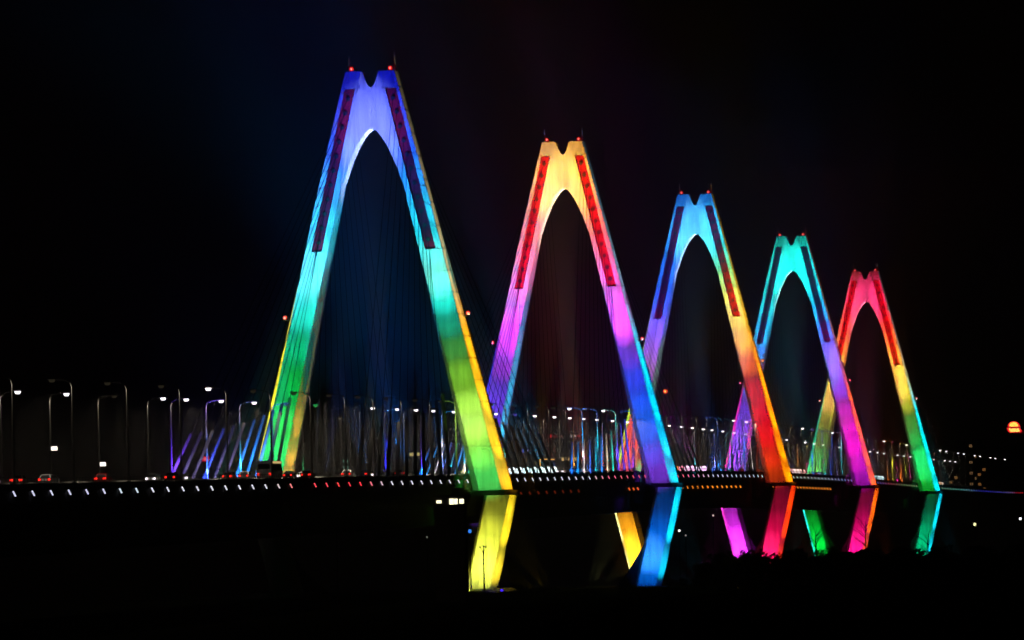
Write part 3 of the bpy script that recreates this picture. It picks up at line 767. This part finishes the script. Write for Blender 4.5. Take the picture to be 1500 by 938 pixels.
# far right skyline
sky = [(-73.5, 2790, 13, 44, {(2, 11), (1, 10)}, (190, 140, 80)), (-62, 2800, 12, 52, {(1, 15), (2, 13), (1, 12), (1, 10), (2, 9), (1, 8)}, (180, 140, 95)), (-55.5, 2770, 5.5, 46, {(1, 12), (0, 11), (0, 9), (1, 8)}, (190, 130, 70)), (-42, 2850, 16, 38, {(3, 10)}, (160, 120, 80)), (-20, 2830, 20, 35, {(1, 8)}, (150, 110, 80))]
for i, (x, y, sw, sh, lit, c) in enumerate(sky):
    building((x, y, -23.4), (sw, 14, sh), ["dark block with two tawny windows, first", "tallest dark block with a tawny window ladder, second", "slimmest dark block with scattered orange windows, third", "low dark block with one lit window, fourth", "lowest wide dark block, fifth"][i] + " from the left beyond the farthest tower", lit, cols=4 if sw > 8 else 2, rows=16, wcol=c, st=.35, ws=(1.8, 1.6))
# rooftop emblem at far right: a dome over a flared brim, yellow with a red rim
b = building((-16.3, 2420, GB0), (15, 14, 52), "tall dark building carrying a red and yellow emblem on its roof, far right", set(), cols=4, rows=13)
so = thing("roof_emblem", "lit red-rimmed yellow dome and brim emblem on tall building at far right", "sign", (-16.3, 2413, GB0 + 52.7))
dome = [(-2.9, 3.6), (-3.2, 4.6), (-2.6, 6.0), (-1.2, 6.8), (.6, 6.9), (2.2, 6.2), (3.2, 4.9), (3.5, 3.6)]
brim = [(-3.9, 3.5), (-3.0, 1.5), (-2.2, .9), (3.9, .9), (4.3, 1.7), (3.4, 3.3), (-1.6, 3.3)]
def slab(p, y0, y1, k=1.0):
    cx = sum(q[0] for q in p) / len(p); cz = sum(q[1] for q in p) / len(p)
    return MB().loft([[(cx + (x - cx) * k, y1, cz + (z - cz) * k) for x, z in p], [(cx + (x - cx) * k, y0, cz + (z - cz) * k) for x, z in p]])
slab(dome, -.3, .3).build("dome_panel", emf((255, 35, 45), 1.3), so)
slab(brim[::-1], -.3, .3).build("brim_panel", emf((255, 35, 45), 1.3), so)
slab(dome, -.6, -.35, .72).build("dome_face", emf((255, 215, 85), 1.7), so)
slab(brim[::-1], -.6, -.35, .74).build("brim_face", emf((255, 215, 100), 1.7), so)
for x in (-2.5, 2.5): MB().tube([(x, .1, 0), (x, .1, 1.0)], .15, 6).build("bracket", STEEL, so)

# lit block on the bank, left of the front tower's near leg
zp = zground(-128)
pv = thing("riverside_pavilion", "dark narrow bank-side block with bright cream top-floor windows, left of front tower's lower leg", "pavilion", (30.6, -128.4, zp))
ht = -4.47 - zp
MB().box((0, 2.2, (ht - .9) / 2), (5.2, 4, ht - .9)).build("wall", WALLD, pv)
MB().box((0, 2.4, ht), (5.0, 3.2, 1.8)).build("room", WALLD, pv)
MB().box((0, 2.2, ht + 1.0), (5.6, 4.4, .2)).build("roof", STEEL, pv)
for x, wd_, hh in ((-1.75, .85, .5), (.4, .72, 1.0), (1.15, .62, .92), (2.15, .75, .8)):
    q = MB().box((x, .74, ht), (wd_, .12, hh)).build("window", em((255, 250, 205), 2.2), pv)
    MB().box((x, .68, ht - hh / 2 - .08), (wd_ + .15, .2, .1)).build("sill", WALLD, q)

# lamps on the bank
def bank_lamp(x, y, z, c, st, label, r=.42, grp="small lamps on the dark river bank", slant=True):
    r = r * .62
    zg = zground(y) if zground(y) > ZW else ZW - .5
    o = thing("bank_lamp", label, "lamp", (x, y, zg), grp)
    MB().tube([(0, 0, 0), (0, 0, z - zg)], [.12, .07], 6).build("post", STEEL, o)
    MB().box((0, 0, z - zg + r + .05), (r * 1.2, r * 1.2, .1)).build("cap", STEEL, o)
    MB().ball((0, 0, z - zg), r, 8, 5, 1.35).build("lamp_bulb", em(c, st), o)
bank_lamp(27.3, -78, -9.7, (60, 140, 255), 1.2, "blue lamp on a post, just left of front tower's lower near leg", .5)
bank_lamp(46.4, 95.7, -11.0, (255, 255, 255), 2.2, "white lamp on a post, right of second tower's lower near leg", .38)
bank_lamp(47.6, 96.5, -12.0, (190, 190, 190), .5, "dim grey lamp right beside the white lamp", .3)
bank_lamp(99.4, 203, -11.4, (255, 250, 180), 2.0, "cream lamp on a post, right of the farthest tower", .48)
bank_lamp(109.2, 204.7, -10.4, (255, 250, 255), 2.4, "white lamp at the very right edge of the photo", .45)
bank_lamp(33.3, 295.7, -8.3, (255, 215, 215), .9, "pinkish lamp between the second and middle towers", .34)
bank_lamp(8.5, -111, -8.7, (150, 160, 160), .3, "faint grey lamp below the deck, leftmost on the bank", .3)
bank_lamp(24.0, -109, -10.5, (160, 165, 150), .3, "faint grey lamp left of the blue lamp", .28)
o = thing("bank_lamp", "blue ground lamp glowing beside the foot of the front tower", "lamp", (24.9, -17.7, zground(-17.7)), "small lamps on the dark river bank")
MB().box((0, 0, .3), (.5, .5, .6)).build("housing", STEEL, o)
MB().ball((0, 0, .7), .3, 8, 5).build("lamp_bulb", em((70, 40, 255), 1.2), o)
spot((24.9, -18.4, zground(-17.7) + .8), (22.8, -14.5, zground(-14) + .5), (60, 30, 255), .15, 40, (0, -.6, .8), alb=.2)
# dark lamp post standing in front of the lower leg
lp = thing("lamp_post", "unlit dark post with three short arms, in front of the yellow lower leg", "lamp post", (22.95, -28, zground(-28)))
hh = -12.6 - zground(-28)
MB().tube([(0, 0, 0), (0, 0, hh - .8)], [.16, .09], 8).build("pole", STEEL, lp)
for dx, dz in ((-.6, .0), (.45, .1), (.05, .3)):
    a = MB().tube([(0, 0, hh - 1.5), (dx * .6, 0, hh - .6), (dx, 0, hh - .25 + dz * .5)], .05, 6).build("arm", STEEL, lp)
    MB().ball((dx, 0, hh - .25 + dz * .5), .19, 8, 5).build("lamp_globe", GLASS, a)

# ------------------------------------------------------------------ trees, shrubs and grass on the bank
def leaf_cloud(nleaf, rx, rz, size, seed, blobs=9, flat=1.0):
    r = random.Random(seed); m = MB()
    cs = []
    for k in range(blobs):
        a = r.uniform(0, 6.283); q = r.uniform(.15, .8)
        cs.append((rx * q * math.cos(a), rx * q * math.sin(a), rz * r.uniform(-.65, .75), r.uniform(.28, .55)))
    for i in range(nleaf):
        c = cs[r.randrange(blobs)]
        v = Vector((r.gauss(0, 1), r.gauss(0, 1), r.gauss(0, 1))).normalized() * (r.random() ** .4)
        p = Vector((c[0] + v.x * rx * c[3], c[1] + v.y * rx * c[3], c[2] + v.z * rz * c[3] * 1.1))
        n = Vector((r.gauss(0, 1), r.gauss(0, 1), r.gauss(0, 1) + .4)).normalized()
        u = n.orthogonal().normalized(); u.rotate(Matrix.Rotation(r.uniform(0, 6.28), 3, n)); t = n.cross(u)
        s = size * r.uniform(.6, 1.3); b = len(m.v)
        m.v += [tuple(p - u * s), tuple(p + t * s * .5), tuple(p + u * s), tuple(p - t * s * .5)]
        m.f.append((b, b + 1, b + 2, b + 3))
    return m
TP = []
for k in range(4):
    cr = leaf_cloud(1700, 3.4, 3.2, .34, 20 + k, 11).mesh("crown", LEAF)
    t = MB().tube([(0, 0, 0), (.15, .1, 2.5), (.05, 0, 5.0), (.2, 0, 7.4)], [.3, .24, .17, .06], 8)
    r = random.Random(60 + k)
    for q in range(6):
        a = r.uniform(0, 6.28); z = r.uniform(3.0, 5.4); L = r.uniform(1.5, 2.7)
        t.tube([(.05, 0, z), (math.cos(a) * L * .5, math.sin(a) * L * .5, z + .9), (math.cos(a) * L, math.sin(a) * L, z + 1.7)], [.12, .08, .03], 5)
    TP.append((cr, t.mesh("trunk", BARK)))
def tree(x, y, h, k, rz, label, grp, cz=6.7):
    o = thing("tree", label, "tree", (x, y, zground(y) - .2), grp, rz)
    s = h / 10.0
    o.scale = (s, s, s)
    put("trunk", TP[k][1], o); put("crown", TP[k][0], o, (0, 0, cz))
r = random.Random(3)
for i in range(34):     # right bank, hides the foot of the far towers
    x = 65 + i * 2.0 + r.uniform(-1, 1); y = -20 + r.uniform(-30, 22)
    tree(x, y, 6.3 + r.uniform(-.6, 1.0) - (0.4 if i < 4 else 0), r.randrange(4), r.uniform(0, 6), "dark bushy bank tree before the far towers, %s from the left in its row" % ORD[i], "trees of the near bank", 4.6)
for i, (x, y, h) in enumerate(((57.5, -6, 2.4), (60.5, -4, 3.4), (63.2, 0, 4.6), (54.6, -3, 1.7))):
    tree(x, y, h, i % 4, i * 1.3, ["low dark bush right of the blue lower leg", "middling dark bush right of the blue lower leg", "taller dark bush right of the blue lower leg", "lowest dark bush at foot of the blue lower leg"][i], "bushes at the water's edge")
hm = MB(); rr = random.Random(5)
for i in range(15000):
    x = rr.uniform(62, 140); y = rr.uniform(-34, 10)
    top = 6.0 + .8 * math.sin(x * .9) + .5 * math.sin(x * 2.3 + 1)
    top *= min(1, .35 + (x - 62) / 6)
    p = Vector((x, y, zground(y) + top * rr.random() ** .7)); n = Vector((rr.gauss(0, 1), rr.gauss(0, 1), rr.gauss(0, 1))).normalized()
    u = n.orthogonal().normalized(); t = n.cross(u); sz = rr.uniform(.35, .75); b = len(hm.v)
    hm.v += [tuple(p - u * sz), tuple(p + t * sz * .5), tuple(p + u * sz), tuple(p - t * sz * .5)]; hm.f.append((b, b + 1, b + 2, b + 3))
hg = hm.build("undergrowth", LEAF); hg["kind"] = "stuff"; hg["label"] = "dense dark undergrowth between the bank trees"
# bare saplings standing up in front of the lit lower legs
def sapling(x, y, ztop, label, seed):
    zg = max(zground(y), ZW - .6); h = ztop - zg; rr = random.Random(seed)
    o = thing("bare_tree", label, "tree", (x, y, zg), "bare trees against the lit legs")
    MB().tube([(0, 0, 0), (.1, 0, h * .5), (-.1, 0, h * .8), (.1, 0, h)], [.2, .15, .1, .04], 6).build("trunk", BARK, o)
    for q in range(9):
        a = rr.uniform(0, 6.28); z = h * rr.uniform(.5, .92); L = h * rr.uniform(.14, .26)
        b = MB().tube([(0, 0, z), (math.cos(a) * L * .5, math.sin(a) * L * .4, z + L * .5), (math.cos(a) * L, math.sin(a) * L * .7, z + L * .75)], [.09, .06, .03], 5)
        for _ in range(3):
            f = rr.uniform(.5, 1); a2 = a + rr.uniform(-.9, .9); px, py, pz = math.cos(a) * L * f, math.sin(a) * L * f * .7, z + L * .75 * f
            b.tube([(px, py, pz), (px + math.cos(a2) * L * .5, py + math.sin(a2) * L * .5, pz + L * .45)], [.04, .02], 4)
        b.build("branch", BARK, o)
sapling(69.5, 149, -11.2, "bare forked tree in front of the green lower leg", 1)
sapling(79.8, 150.5, -9.8, "bare leaning tree in front of the hot pink and orange lower leg", 2)
sapling(92.7, 152, -13.2, "bare twiggy tree in front of the teal lower leg", 3)
# grass and weeds round the foot of the front towers
m = MB(); r = random.Random(11)
for i in range(26000):
    x = r.uniform(-10, 75); y = r.uniform(-48, -12) if r.random() < .6 else r.uniform(-12, 60)
    z = zground(y) - .1; h = r.uniform(.4, 1.0) * (1 + .6 * math.sin(x * .7) * math.cos(x * .23 + 1)); a = r.uniform(0, 3.14); w0 = .09
    b = len(m.v); lx, ly = r.uniform(-.3, .3), r.uniform(-.3, .3)
    m.v += [(x - w0 * math.cos(a), y - w0 * math.sin(a), z), (x + w0 * math.cos(a), y + w0 * math.sin(a), z), (x + lx, y + ly, z + h)]
    m.f.append((b, b + 1, b + 2))
g = m.build("tall_grass", LEAF); g["kind"] = "stuff"; g["label"] = "dark tall grass and weeds round the feet of the legs"

# ------------------------------------------------------------------ night haze
if HAZE > 0:
    hz = MB().box((0, 0, 0), (4400, 5600, 150)).build("haze", None, None, (0, 1300, 45))
    hz["kind"] = "stuff"
    hm = bpy.data.materials.new("haze"); hm.use_nodes = True
    nt = hm.node_tree
    for n in list(nt.nodes):
        if n.type == 'BSDF_PRINCIPLED': nt.nodes.remove(n)
    v = nt.nodes.new("ShaderNodeVolumePrincipled")
    v.inputs["Color"].default_value = (.9, .9, .92, 1)
    v.inputs["Density"].default_value = HAZE
    v.inputs["Anisotropy"].default_value = 0.3
    nt.links.new(v.outputs[0], nt.nodes["Material Output"].inputs["Volume"])
    hz.data.materials.append(hm)
